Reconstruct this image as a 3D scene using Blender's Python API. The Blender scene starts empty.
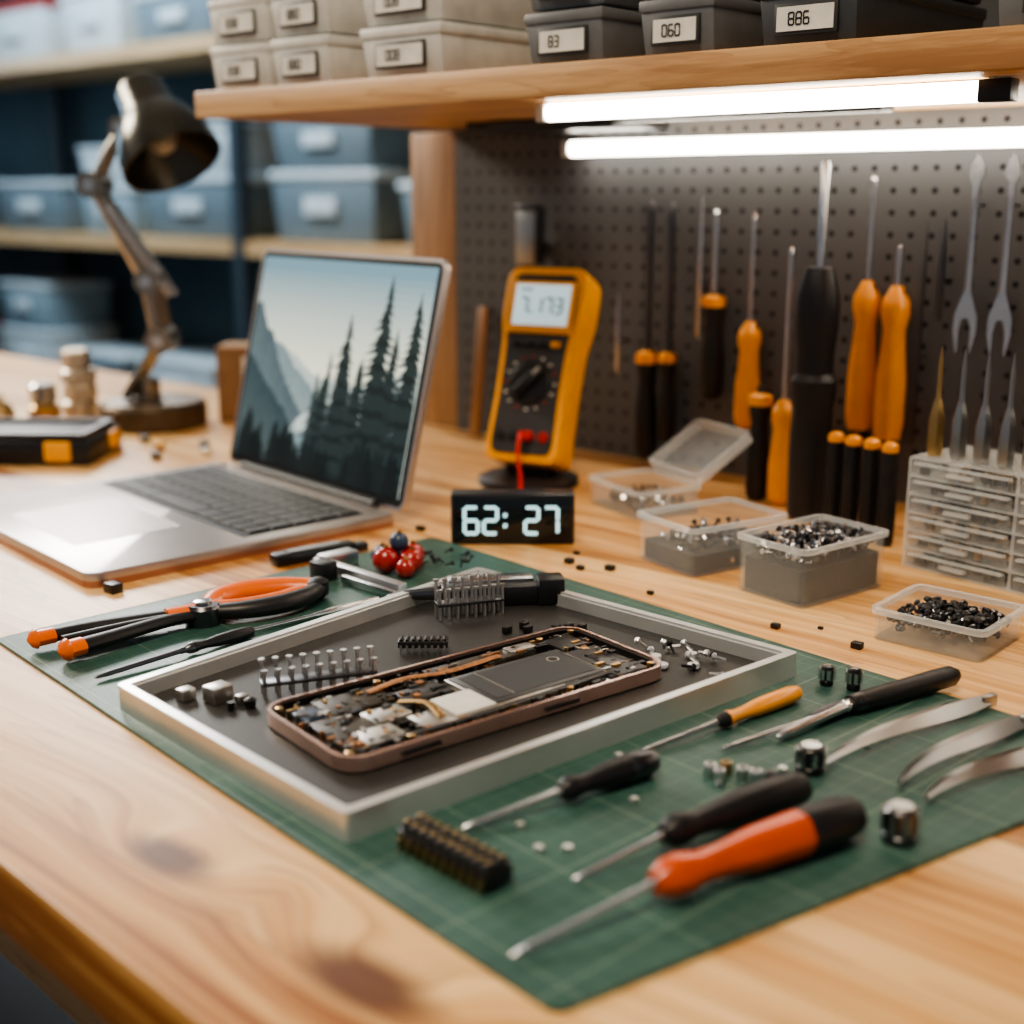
import bpy, bmesh, math, random
from mathutils import Vector, Matrix
random.seed(7)
pi=math.pi
# ------------------------------------------------------------------ materials
def _nt(name):
    m=bpy.data.materials.new(name); m.use_nodes=True
    nt=m.node_tree; b=nt.nodes['Principled BSDF']
    return m,nt,b
def N(nt,t,**k):
    n=nt.nodes.new(t)
    for a,v in k.items(): setattr(n,a,v)
    return n
def mat(name,col,rough=.5,metal=0.,em=None,es=0.,var=.12,scale=60.,bump=0.,alpha=1.,coat=0.,trans=0.):
    m,nt,b=_nt(name); L=nt.links.new
    tc=N(nt,'ShaderNodeTexCoord')
    no=N(nt,'ShaderNodeTexNoise'); no.inputs['Scale'].default_value=scale; no.inputs['Detail'].default_value=4
    L(tc.outputs['Object'],no.inputs['Vector'])
    cr=N(nt,'ShaderNodeValToRGB')
    cr.color_ramp.elements[0].position=.3; cr.color_ramp.elements[1].position=.7
    cr.color_ramp.elements[0].color=tuple(c*(1-var) for c in col)+(1,)
    cr.color_ramp.elements[1].color=tuple(min(1,c*(1+var)) for c in col)+(1,)
    L(no.outputs['Fac'],cr.inputs['Fac']); L(cr.outputs['Color'],b.inputs['Base Color'])
    b.inputs['Roughness'].default_value=rough; b.inputs['Metallic'].default_value=metal
    b.inputs['Alpha'].default_value=alpha; b.inputs['Coat Weight'].default_value=coat
    b.inputs['Transmission Weight'].default_value=trans
    if em: b.inputs['Emission Color'].default_value=em+(1,); b.inputs['Emission Strength'].default_value=es
    if bump:
        bp=N(nt,'ShaderNodeBump'); bp.inputs['Strength'].default_value=bump; bp.inputs['Distance'].default_value=.001
        L(no.outputs['Fac'],bp.inputs['Height']); L(bp.outputs['Normal'],b.inputs['Normal'])
    return m
def mth(nt,op,a,b=None,c=None):
    n=N(nt,'ShaderNodeMath',operation=op)
    for i,x in enumerate((a,b,c)):
        if x is None: continue
        if isinstance(x,(int,float)): n.inputs[i].default_value=x
        else: nt.links.new(x,n.inputs[i])
    return n.outputs[0]
def wood(name,cols,plank=.115,gs=1.,knots=(),rough=.42,swap=False,lo=.37,hi=.64):
    m,nt,b=_nt(name); L=nt.links.new
    tc=N(nt,'ShaderNodeTexCoord'); sp=N(nt,'ShaderNodeSeparateXYZ'); L(tc.outputs['Object'],sp.inputs[0])
    X,Yc,Zc=sp.outputs
    if swap: X,Zc=Zc,X
    pid=mth(nt,'FLOOR',mth(nt,'DIVIDE',Yc,plank))
    wn=N(nt,'ShaderNodeTexWhiteNoise',noise_dimensions='1D'); L(pid,wn.inputs['W'])
    gx=mth(nt,'ADD',X,mth(nt,'MULTIPLY',wn.outputs['Value'],7.))
    kd=None
    for kx,ky,kr in knots:
        dx=mth(nt,'MULTIPLY',mth(nt,'SUBTRACT',X,kx),.45); dy=mth(nt,'SUBTRACT',Yc,ky)
        d=mth(nt,'SQRT',mth(nt,'ADD',mth(nt,'MULTIPLY',dx,dx),mth(nt,'MULTIPLY',dy,dy)))
        d=mth(nt,'DIVIDE',d,kr)
        kd=d if kd is None else mth(nt,'MINIMUM',kd,d)
    yy=Yc
    if kd is not None:
        g=mth(nt,'POWER',2.718,mth(nt,'MULTIPLY',mth(nt,'MULTIPLY',kd,kd),-.18))
        yy=mth(nt,'ADD',Yc,mth(nt,'MULTIPLY',g,.03))
    cw=N(nt,'ShaderNodeCombineXYZ'); L(mth(nt,'MULTIPLY',gx,3.),cw.inputs[0]); L(mth(nt,'MULTIPLY',Yc,6.),cw.inputs[1])
    nw=N(nt,'ShaderNodeTexNoise'); nw.inputs['Scale'].default_value=1.; nw.inputs['Detail'].default_value=1.; L(cw.outputs[0],nw.inputs['Vector'])
    yy=mth(nt,'ADD',yy,mth(nt,'MULTIPLY',mth(nt,'SUBTRACT',nw.outputs['Fac'],.5),.045))
    cb=N(nt,'ShaderNodeCombineXYZ'); L(mth(nt,'MULTIPLY',gx,1.3*gs),cb.inputs[0]); L(mth(nt,'MULTIPLY',yy,60*gs),cb.inputs[1]); L(mth(nt,'MULTIPLY',Zc,60*gs),cb.inputs[2])
    n1=N(nt,'ShaderNodeTexNoise'); n1.inputs['Scale'].default_value=1.5; n1.inputs['Detail'].default_value=8; n1.inputs['Roughness'].default_value=.65; n1.inputs['Distortion'].default_value=.3
    L(cb.outputs[0],n1.inputs['Vector'])
    cb3=N(nt,'ShaderNodeCombineXYZ'); L(mth(nt,'MULTIPLY',gx,1.*gs),cb3.inputs[0]); L(mth(nt,'MULTIPLY',yy,17*gs),cb3.inputs[1]); L(mth(nt,'MULTIPLY',Zc,17*gs),cb3.inputs[2])
    n3=N(nt,'ShaderNodeTexNoise'); n3.inputs['Scale'].default_value=1.4; n3.inputs['Detail'].default_value=3; L(cb3.outputs[0],n3.inputs['Vector'])
    fac=mth(nt,'ADD',mth(nt,'MULTIPLY',n1.outputs['Fac'],.55),mth(nt,'MULTIPLY',n3.outputs['Fac'],.45))
    fac=mth(nt,'ADD',fac,mth(nt,'MULTIPLY',mth(nt,'SUBTRACT',wn.outputs['Value'],.5),.10))
    cr=N(nt,'ShaderNodeValToRGB'); e=cr.color_ramp.elements
    e[0].position=lo; e[0].color=cols[0]+(1,); e[1].position=hi; e[1].color=cols[2]+(1,)
    k=e.new((lo+hi)/2-.02); k.color=cols[1]+(1,)
    L(fac,cr.inputs['Fac']); col=cr.outputs['Color']
    # thin dark growth lines
    fr2=mth(nt,'FRACT',mth(nt,'MULTIPLY',n3.outputs['Fac'],13.)); gl=mth(nt,'POWER',fr2,5.)
    mx=N(nt,'ShaderNodeMix',data_type='RGBA'); L(mth(nt,'MULTIPLY',gl,.42),mx.inputs[0]); L(col,mx.inputs[6]); mx.inputs[7].default_value=(cols[0][0]*.8,cols[0][1]*.75,cols[0][2]*.7,1); col=mx.outputs[2]
    fr=mth(nt,'FRACT',mth(nt,'DIVIDE',Yc,plank)); seam=mth(nt,'LESS_THAN',fr,.008)
    mx=N(nt,'ShaderNodeMix',data_type='RGBA'); L(mth(nt,'MULTIPLY',seam,.5),mx.inputs[0]); L(col,mx.inputs[6]); mx.inputs[7].default_value=(.12,.05,.02,1); col=mx.outputs[2]
    if kd is not None:
        mr=N(nt,'ShaderNodeMapRange',interpolation_type='SMOOTHSTEP'); L(mth(nt,'ADD',kd,mth(nt,'MULTIPLY',n1.outputs['Fac'],.6)),mr.inputs[0])
        mr.inputs[1].default_value=.8; mr.inputs[2].default_value=2.1; mr.inputs[3].default_value=.95; mr.inputs[4].default_value=0
        mx=N(nt,'ShaderNodeMix',data_type='RGBA'); L(mr.outputs[0],mx.inputs[0]); L(col,mx.inputs[6]); mx.inputs[7].default_value=(.10,.030,.010,1); col=mx.outputs[2]
    L(col,b.inputs['Base Color']); b.inputs['Roughness'].default_value=rough
    bp=N(nt,'ShaderNodeBump'); bp.inputs['Strength'].default_value=.3; bp.inputs['Distance'].default_value=.0006
    L(fac,bp.inputs['Height']); L(bp.outputs['Normal'],b.inputs['Normal'])
    return m
WOODT=wood('pine_top',((.29,.105,.024),(.60,.31,.100),(.84,.56,.27)),knots=((-.385,.243,.0085),(-.272,.238,.0105),(-.9,.30,.01)),rough=.38,lo=.385,hi=.615)
WOODS=wood('pine_shelf',((.34,.17,.065),(.54,.32,.145),(.68,.45,.24)),plank=1.,gs=1.3)
WOODP=wood('pine_post',((.22,.10,.035),(.37,.195,.08),(.48,.28,.13)),plank=1.,gs=1.3,swap=True)
def mat_cut():
    m,nt,b=_nt('cutting_mat_green'); L=nt.links.new
    tc=N(nt,'ShaderNodeTexCoord'); mp=N(nt,'ShaderNodeMapping'); mp.inputs['Rotation'].default_value=(0,0,math.radians(6))
    L(tc.outputs['Object'],mp.inputs[0]); sp=N(nt,'ShaderNodeSeparateXYZ'); L(mp.outputs[0],sp.inputs[0])
    def line(s,w):
        o=None
        for c in sp.outputs[:2]:
            a=mth(nt,'ABSOLUTE',mth(nt,'SUBTRACT',mth(nt,'FRACT',mth(nt,'DIVIDE',c,s)),.5))
            g=mth(nt,'GREATER_THAN',a,.5-w/s)
            o=g if o is None else mth(nt,'MAXIMUM',o,g)
        return o
    l1=mth(nt,'MULTIPLY',line(.01,.0002),.15); l2=mth(nt,'MULTIPLY',line(.05,.00035),.32)
    ln=mth(nt,'MAXIMUM',l1,l2)
    no=N(nt,'ShaderNodeTexNoise'); no.inputs['Scale'].default_value=25; no.inputs['Detail'].default_value=8; L(tc.outputs['Object'],no.inputs['Vector'])
    cr=N(nt,'ShaderNodeValToRGB'); cr.color_ramp.elements[0].position=.3; cr.color_ramp.elements[1].position=.75
    cr.color_ramp.elements[0].color=(.022,.072,.060,1); cr.color_ramp.elements[1].color=(.052,.125,.105,1)
    L(no.outputs['Fac'],cr.inputs[0])
    mx=N(nt,'ShaderNodeMix',data_type='RGBA'); L(ln,mx.inputs[0]); L(cr.outputs[0],mx.inputs[6]); mx.inputs[7].default_value=(.40,.5,.38,1)
    L(mx.outputs[2],b.inputs['Base Color']); b.inputs['Roughness'].default_value=.42
    n2=N(nt,'ShaderNodeTexNoise'); n2.inputs['Scale'].default_value=900; L(tc.outputs['Object'],n2.inputs['Vector'])
    bp=N(nt,'ShaderNodeBump'); bp.inputs['Strength'].default_value=.3; bp.inputs['Distance'].default_value=.0005; L(n2.outputs['Fac'],bp.inputs['Height']); L(bp.outputs['Normal'],b.inputs['Normal'])
    return m
MATG=mat_cut()
def mat_peg():
    m,nt,b=_nt('pegboard_grey'); L=nt.links.new
    tc=N(nt,'ShaderNodeTexCoord'); sp=N(nt,'ShaderNodeSeparateXYZ'); L(tc.outputs['Object'],sp.inputs[0])
    s=.0165
    a=mth(nt,'SUBTRACT',mth(nt,'FRACT',mth(nt,'DIVIDE',sp.outputs[0],s)),.5)
    c=mth(nt,'SUBTRACT',mth(nt,'FRACT',mth(nt,'DIVIDE',sp.outputs[2],s)),.5)
    d=mth(nt,'SQRT',mth(nt,'ADD',mth(nt,'MULTIPLY',a,a),mth(nt,'MULTIPLY',c,c)))
    h=mth(nt,'LESS_THAN',d,.145)
    no=N(nt,'ShaderNodeTexNoise'); no.inputs['Scale'].default_value=9; no.inputs['Detail'].default_value=6; L(tc.outputs['Object'],no.inputs['Vector'])
    cr=N(nt,'ShaderNodeValToRGB'); cr.color_ramp.elements[0].color=(.085,.089,.094,1); cr.color_ramp.elements[1].color=(.135,.138,.142,1); L(no.outputs['Fac'],cr.inputs[0])
    mx=N(nt,'ShaderNodeMix',data_type='RGBA'); L(h,mx.inputs[0]); L(cr.outputs[0],mx.inputs[6]); mx.inputs[7].default_value=(.003,.003,.004,1)
    L(mx.outputs[2],b.inputs['Base Color']); b.inputs['Roughness'].default_value=.5; b.inputs['Metallic'].default_value=.15
    bp=N(nt,'ShaderNodeBump'); bp.inputs['Strength'].default_value=.8; bp.inputs['Distance'].default_value=.002; bp.invert=True; L(h,bp.inputs['Height']); L(bp.outputs['Normal'],b.inputs['Normal'])
    return m
PEG=mat_peg()
BLK=mat('black_rubber',(.009,.009,.011),.42,var=.2,bump=.1)
BLK2=mat('black_plastic',(.012,.013,.016),.32)
DGR=mat('dark_grey_plastic',(.030,.033,.037),.5)
ORG=mat('orange_plastic',(.80,.15,.012),.33,coat=.3,var=.06)
YOR=mat('amber_plastic',(.88,.34,.028),.3,coat=.3,var=.06)
YEL=mat('yellow_plastic',(.92,.40,.014),.35,coat=.2,var=.05)
RORG=mat('red_orange_plastic',(.55,.075,.010),.3,coat=.4,var=.08)
STL=mat('steel',(.62,.62,.63),.24,1.,var=.08)
STL2=mat('brushed_aluminium',(.70,.70,.70),.34,1.,var=.05)
TWZ=mat('tweezer_steel',(.40,.40,.39),.30,1.,var=.05)
DST=mat('dark_steel',(.13,.13,.14),.3,1.)
BRS=mat('brass',(.50,.34,.15),.35,1.)
GLD=mat('gold_contacts',(.75,.5,.22),.3,1.)
COP=mat('copper_flex',(.40,.18,.07),.4,.6,scale=300,var=.4)
PCB=mat('pcb_dark',(.045,.036,.026),.4,.2,scale=400,var=.5)
SHLD=mat('shield_silver',(.60,.57,.53),.35,1.)
BATT=mat('battery_grey',(.055,.057,.06),.38,.2)
WHT=mat('white_label',(.68,.67,.62),.5)
CHIPM=mat('chip_black',(.010,.010,.011),.35)
TRAYF=mat('tray_floor_grey',(.030,.029,.028),.5,.1,scale=500,var=.2)
TRAYS=mat('tray_aluminium',(.72,.73,.73),.28,.65,scale=30,var=.04)
LAPM=mat('laptop_aluminium',(.56,.50,.48),.33,.85,var=.03)
LAPD=mat('laptop_side_copper',(.42,.23,.17),.35,.8,var=.04)
KEY=mat('key_black',(.008,.009,.011),.5)
KEYB=mat('keyboard_well',(.015,.017,.022),.55)
ROSE=mat('phone_frame_rose',(.74,.52,.45),.22,.9)
RED=mat('red_component',(.36,.018,.014),.25,coat=.5)
BLU=mat('blue_component',(.03,.05,.10),.3)
REDW=mat('red_wire_rubber',(.6,.02,.012),.4)
CLR=mat('clear_plastic',(.72,.78,.80),.06,alpha=.12,var=.02)
CLR2=mat('clear_plastic_rim',(.80,.84,.85),.12,alpha=.34,var=.02)
CARD=mat('cardboard',(.26,.14,.065),.8)
BINL=mat('bin_light_grey',(.58,.58,.55),.5)
BINM=mat('bin_mid_grey',(.14,.15,.16),.45)
BIND=mat('bin_dark_grey',(.050,.056,.064),.45)
LAMPM=mat('lamp_metal_bronze',(.30,.27,.23),.26,.9)
LAMPH=mat('lamp_shade_dark',(.085,.080,.066),.25,.85)
LAMPB=mat('lamp_base_bronze',(.10,.07,.045),.4,.6)
LED=mat('led_tube',(1,1,1),.5,em=(1,.93,.80),es=19.)
LCD=mat('lcd_panel',(.45,.60,.62),.25,em=(.50,.68,.74),es=.8,var=.04)
LCDI=mat('lcd_digits',(.06,.10,.12),.5)
CLKS=mat('clock_face',(.006,.010,.014),.12)
CLKD=mat('clock_digits',(.6,.9,.95),.5,em=(.46,.82,.90),es=1.3)
WALLC=mat('wall_paint_blue_grey',(.06,.11,.14),.8,scale=3)
WALLP=mat('partition_paint',(.05,.052,.058),.8,scale=3)
FLR=mat('floor_concrete',(.014,.019,.026),.75,scale=5,var=.3)
CEIL=mat('ceiling_paint',(.5,.5,.5),.9)
BX=[mat('storage_box_blue',(.24,.31,.34),.6),mat('storage_box_slate',(.13,.17,.19),.6),mat('storage_box_pale',(.50,.55,.56),.6),mat('storage_box_dark',(.03,.042,.052),.6)]
REDB=mat('storage_box_red',(.42,.05,.04),.6)
# ------------------------------------------------------------------ builder
def rot(a,ax='Z'): return Matrix.Rotation(a,4,ax)
def T(x,y=0,z=0): return Matrix.Translation((x,y,z))
def along(p0,p1):
    d=(Vector(p1)-Vector(p0)); q=d.to_track_quat('Z','Y').to_matrix().to_4x4()
    return Matrix.Translation(p0)@q
class B:
    def __init__(s): s.v=[];s.f=[];s.mi=[];s.m=[]
    def _m(s,m):
        if m not in s.m: s.m.append(m)
        return s.m.index(m)
    def raw(s,vs,fs,m,M=None):
        o=len(s.v); i=s._m(m)
        for v in vs:
            v=Vector(v); s.v.append(M@v if M else v)
        for f in fs: s.f.append([o+k for k in f]); s.mi.append(i)
    def bm(s,bm,m,M=None):
        bm.verts.index_update()
        s.raw([v.co.copy() for v in bm.verts],[[v.index for v in f.verts] for f in bm.faces],m,M); bm.free()
    def box(s,c,d,m,bev=0,M=None,seg=2,taper=None):
        bm=bmesh.new(); bmesh.ops.create_cube(bm,size=1)
        for v in bm.verts:
            k=1 if (taper is None or v.co.z>0) else taper
            v.co=Vector((v.co.x*d[0]*k,v.co.y*d[1]*k,v.co.z*d[2]))
        if bev: bmesh.ops.bevel(bm,geom=bm.edges[:],offset=bev,segments=seg,affect='EDGES',profile=.5)
        for v in bm.verts: v.co+=Vector(c)
        s.bm(bm,m,M)
    def lathe(s,prof,m,M=None,seg=20,sq=None):
        vs=[];fs=[];n=len(prof)
        for r,z in prof:
            for k in range(seg):
                a=2*pi*k/seg; rr=r
                if sq: rr=r*(1+sq*math.cos(6*a))
                vs.append((rr*math.cos(a),rr*math.sin(a),z))
        for i in range(n-1):
            for k in range(seg):
                a=i*seg+k;b=i*seg+(k+1)%seg; fs.append((a,b,b+seg,a+seg))
        fs.append(tuple(reversed(range(seg)))); fs.append(tuple(range((n-1)*seg,n*seg)))
        s.raw(vs,fs,m,M)
    def cyl(s,p0,p1,r,m,seg=14,r2=None):
        L=(Vector(p1)-Vector(p0)).length
        s.lathe([(r,0),(r if r2 is None else r2,L)],m,along(p0,p1),seg)
    def prism(s,pts,z0,z1,m,M=None,bev=0):
        bm=bmesh.new(); vs=[bm.verts.new((x,y,z0)) for x,y in pts]; f=bm.faces.new(vs)
        r=bmesh.ops.extrude_face_region(bm,geom=[f])
        nv=[g for g in r['geom'] if isinstance(g,bmesh.types.BMVert)]
        for v in nv: v.co.z=z1
        bmesh.ops.recalc_face_normals(bm,faces=bm.faces[:])
        if bev:
            es=[e for e in bm.edges if abs(e.verts[0].co.z-z1)<1e-7 and abs(e.verts[1].co.z-z1)<1e-7]
            bmesh.ops.bevel(bm,geom=es,offset=bev,segments=2,affect='EDGES',profile=.5)
        s.bm(bm,m,M)
    def ring(s,outer,inner,z0,z1,m,M=None):
        n=len(outer); vs=[(x,y,z) for z in (z0,z1) for pts in (outer,inner) for x,y in pts]; fs=[]
        for i in range(n):
            j=(i+1)%n
            fs+=[(i,j,2*n+j,2*n+i),(n+j,n+i,3*n+i,3*n+j),(2*n+i,2*n+j,3*n+j,3*n+i),(j,i,n+i,n+j)]
        s.raw(vs,fs,m,M)
    def tube(s,pts,r,m,M=None,seg=10,flat=1.):
        pts=[Vector(p) for p in pts]; n=len(pts); rs=r if isinstance(r,(list,tuple)) else [r]*n
        vs=[];fs=[]; up=Vector((0,0,1))
        t0=(pts[1]-pts[0]).normalized()
        u=up.cross(t0)
        if u.length<1e-3: u=Vector((1,0,0))
        u.normalize()
        for i,p in enumerate(pts):
            t=(pts[min(i+1,n-1)]-pts[max(i-1,0)]).normalized()
            u=(u-t*u.dot(t)).normalized(); w=t.cross(u)
            for k in range(seg):
                a=2*pi*k/seg; vs.append(p+u*math.cos(a)*rs[i]+w*math.sin(a)*rs[i]*flat)
        for i in range(n-1):
            for k in range(seg):
                a=i*seg+k;b=i*seg+(k+1)%seg; fs.append((a,b,b+seg,a+seg))
        fs.append(tuple(reversed(range(seg)))); fs.append(tuple(range((n-1)*seg,n*seg)))
        s.raw(vs,fs,m,M)
    def build(s,name,loc=(0,0,0),rz=0,M=None,sharp=32):
        me=bpy.data.meshes.new(name); me.from_pydata([tuple(v) for v in s.v],[],s.f)
        for m in s.m: me.materials.append(m)
        me.polygons.foreach_set('material_index',s.mi)
        me.polygons.foreach_set('use_smooth',[True]*len(s.f))
        me.update(); me.set_sharp_from_angle(angle=math.radians(sharp))
        o=bpy.data.objects.new(name,me); bpy.context.collection.objects.link(o)
        o.matrix_world=M if M else T(*loc)@rot(rz)
        return o
def spline(pts,n=8):
    P=[Vector(p) for p in pts]; P=[2*P[0]-P[1]]+P+[2*P[-1]-P[-2]]; out=[]
    for i in range(1,len(P)-2):
        for k in range(n):
            t=k/n;a,b,c,d=P[i-1:i+3]
            out.append(.5*((2*b)+(c-a)*t+(2*a-5*b+4*c-d)*t*t+(3*b-a-3*c+d)*t**3))
    out.append(P[-2]); return out
def rrect(w,h,r,n=5,cx=0,cy=0):
    o=[]
    for sx,sy,a0 in ((1,1,0),(-1,1,pi/2),(-1,-1,pi),(1,-1,1.5*pi)):
        for k in range(n+1):
            a=a0+k*pi/2/n; o.append((cx+sx*(w/2-r)+r*math.cos(a),cy+sy*(h/2-r)+r*math.sin(a)))
    return o
def rquad(q,r,n=5):
    o=[];m=len(q)
    for i in range(m):
        p=Vector(q[i]);va=Vector(q[i-1])-p; vb=Vector(q[(i+1)%m])-p
        a=va.normalized()*min(r,va.length*.4);b=vb.normalized()*min(r,vb.length*.4)
        for k in range(n+1):
            t=k/n; v=(p+a)*(1-t)**2+p*2*t*(1-t)+(p+b)*t*t; o.append((v.x,v.y))
    return o
def inset(q,d):
    n=len(q);o=[]
    for i in range(n):
        p=Vector(q[i]);a=(Vector(q[i-1])-p).normalized();b=(Vector(q[(i+1)%n])-p).normalized()
        s=abs(a.x*b.y-a.y*b.x); v=p+(a+b)*(d/s); o.append((v.x,v.y))
    return o
SEG={'0':'abcdef','1':'bc','2':'abged','3':'abgcd','4':'fgbc','5':'afgcd','6':'afgedc','7':'abc','8':'abcdefg','9':'abcdfg'}
def digits(b,txt,x,z,h,m,M,y=0,t=None,th=.0006):
    w=h*.5; t=t or h*.13
    for ch in txt:
        if ch==':' or ch=='.':
            for zz in ((.3,.7) if ch==':' else (.05,)):
                b.box((x+w*.15,y,z+h*zz),(t*1.2,th,t*1.2),m,M=M)
            x+=w*.55; continue
        if ch==' ': x+=w*.5; continue
        for s in SEG[ch]:
            c={'a':(w/2,h),'d':(w/2,0),'g':(w/2,h/2),'f':(0,.75*h),'b':(w,.75*h),'e':(0,.25*h),'c':(w,.25*h)}[s]
            d=(w*.86,th,t) if s in 'adg' else (t,th,h*.44)
            b.box((x+c[0],y,z+c[1]),d,m,M=M)
        x+=w*1.45
# ------------------------------------------------------------------ room
def simple(name,c,d,m,bev=0):
    b=B(); b.box((0,0,0),d,m,bev); return b.build(name,c)
simple('floor',(-2.4,.75,-.05),(9.2,4.9,.1),FLR)
simple('wall_back',(-2.4,3.1,1.4),(9.2,.1,2.8),WALLC)
simple('wall_left',(-7.0,.75,1.4),(.1,4.6,2.8),WALLC)
simple('ceiling',(-2.4,.75,2.85),(9.2,4.9,.1),CEIL)
simple('wall_partition',(.5165,.99,1.4),(2.867,.06,2.8),WALLP)
# ------------------------------------------------------------------ bench
TZ=.75; MZ=.752
b=B()
quad=[(-2.6,.326),(-2.6,.9595),(.6,.9595),(.6,.14)]
b.prism([(x,y) for x,y in quad],.72,.75,WOODT,bev=.002)
b.prism(inset(quad,.03),.66,.72,WOODS)
for x,y in ((-2.45,.42),(-2.45,.87),(.5,.25),(.5,.87)): b.box((x,y,.33),(.07,.07,.66),WOODS,.003)
b.build('wooden_workbench')
b=B(); b.box((0,0,0),(1.5,.006,.2972),PEG)
o=b.build('pegboard',(-.168,.956,.8988))
b=B(); b.box((0,0,0),(.07,.045,1.046),WOODP,.002); b.build('wooden_post',(-.953,.9825,.523))
b=B(); b.box((0,0,0),(1.5,.294,.0205),WOODS,.0012); b.build('wall_shelf',(-.188,.8125,1.0578))
b=B()
b.box((-.735,.90,1.043),(.16,.08,.008),BLK2,.001)
b.box((-.60,.86,1.0445),(.36,.02,.005),BLK2,.001)
b.build('shelf_bracket')
def tube_light(name,x0,x1,y,z,r,cap):
    b=B(); b.cyl((x0,0,0),(x1,0,0),r,LED,seg=18)
    b.box(((x0+x1)/2,r*1.05,0),(x1-x0+.02,r*.4,r*1.4),STL2)
    b.box((x1+.009,0,0),(.018,r*2.1,r*2.1),BLK2,.001); b.box((x0-.004,0,0),(.008,r*2.1,r*2.1),cap,.001)
    b.build(name,(0,y,z))
tube_light('led_tube_light',-.590,-.292,.705,1.0407,.0056,WHT)
tube_light('led_tube_light',-.755,.30,.935,1.0255,.0064,WHT)
def bin_stack(x0,w,y0,d,h,n,m,txt):
    b=B()
    for i in range(n):
        z=i*(h+.0015)
        b.box((w/2,d/2,z+h*.42),(w,d,h*.84),m,.0015,taper=.95)
        b.box((w/2,d/2,z+h*.88),(w*1.03,d*1.01,h*.22),m,.0015)
        lw=w*.58; lh=h*.4
        b.box((w*.5,.0003,z+h*.42),(lw+.004,.002,lh+.004),DGR,.0004)
        b.box((w*.5,-.0008,z+h*.42),(lw,.0012,lh),WHT)
        digits(b,txt,w*.5-lw*.28,z+h*.42-lh*.25,lh*.5,CHIPM,None,y=-.0015)
    b.build('storage_bin',(x0,y0,1.0681))
bin_stack(-.925,.073,.675,.10,.0345,3,BINL,'838')
bin_stack(-.843,.066,.672,.15,.0345,3,BINL,'880')
bin_stack(-.740,.080,.672,.17,.0345,3,BINL,'008')
bin_stack(-.583,.062,.672,.17,.032,3,BINM,'83')
bin_stack(-.492,.052,.672,.17,.032,3,BINM,'060')
bin_stack(-.410,.060,.672,.17,.032,3,BIND,'886')
bin_stack(-.276,.08,.672,.17,.036,3,BINM,'386')
# ------------------------------------------------------------------ background shelving
b=B()
for z in (.22,.83,1.46,2.05): b.box((-4.3,2.8,z-.02),(5.2,.42,.045),WOODS)
for x in (-6.8,-5.2,-3.45,-1.75):
    for y in (2.6,3.0): b.box((x,y,1.2),(.05,.04,2.4),BX[3])
b.build('storage_shelving')
def sbox(x,y,z,w,d,h,m,lid=None):
    b=B(); b.box((0,0,h*.44),(w,d,h*.88),m,.01,taper=.93); b.box((0,0,h*.93),(w*1.04,d*1.04,h*.13),lid or BX[2],.008)
    b.box((0,-d*.5,h*.5),(w*.3,.02,h*.25),BX[2],.004); b.build('storage_box',(x,y,z))
random.seed(3)
for z in (.8325,1.4625,.2225):
    x=-6.5
    while x<-2.2:
        w=random.uniform(.3,.55); h=random.uniform(.16,.24); m=random.choice(BX[:3]) 
        if z<1 and z>.5: m=random.choice((BX[1],BX[0],BX[1]))
        if abs(x+w/2+5.2)<w/2+.04 or abs(x+w/2+3.45)<w/2+.04: x+=.08; continue
        sbox(x+w/2,2.79,z,w,.3,h,m,REDB if random.random()<.12 else None)
        if random.random()<.6: sbox(x+w/2,2.79,z+h+.002,w*.95,.3,h*.8,random.choice(BX))
        x+=w+random.uniform(.04,.15)
WIN=mat('window_pane_sky',(.6,.8,1),.2,em=(.55,.78,1.),es=4.,var=.02)
b=B(); b.box((0,0,0),(.03,1.5,1.1),BX[2],.01); b.box((.02,0,0),(.012,1.4,1.0),WIN)
b.box((.03,0,0),(.02,.04,1.0),BX[2]); b.box((.03,0,0),(.02,1.4,.04),BX[2]); b.build('window_1',(-6.93,1.6,1.75))
# ------------------------------------------------------------------ cutting mat + tray
MQ=[(-.658,.317),(-.631,.628),(-.131,.572),(-.216,.264)]
b=B(); b.prism(rquad(MQ,.006),TZ,MZ,MATG,bev=.0004); b.build('cutting_mat')
TQ=[(-.520,.3065),(-.526,.563),(-.301,.558),(-.340,.290)]
b=B(); o=rquad(TQ,.0035); i1=rquad(inset(TQ,.0048),.002); i2=rquad(inset(TQ,.0060),.002)
b.ring(o,i1,0,.0125,TRAYS); b.ring(i1,i2,0,.0110,TRAYS); b.prism(i2,.0,.004,TRAYF)
b.build('repair_tray',(0,0,MZ)); FZ=MZ+.0042
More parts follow.
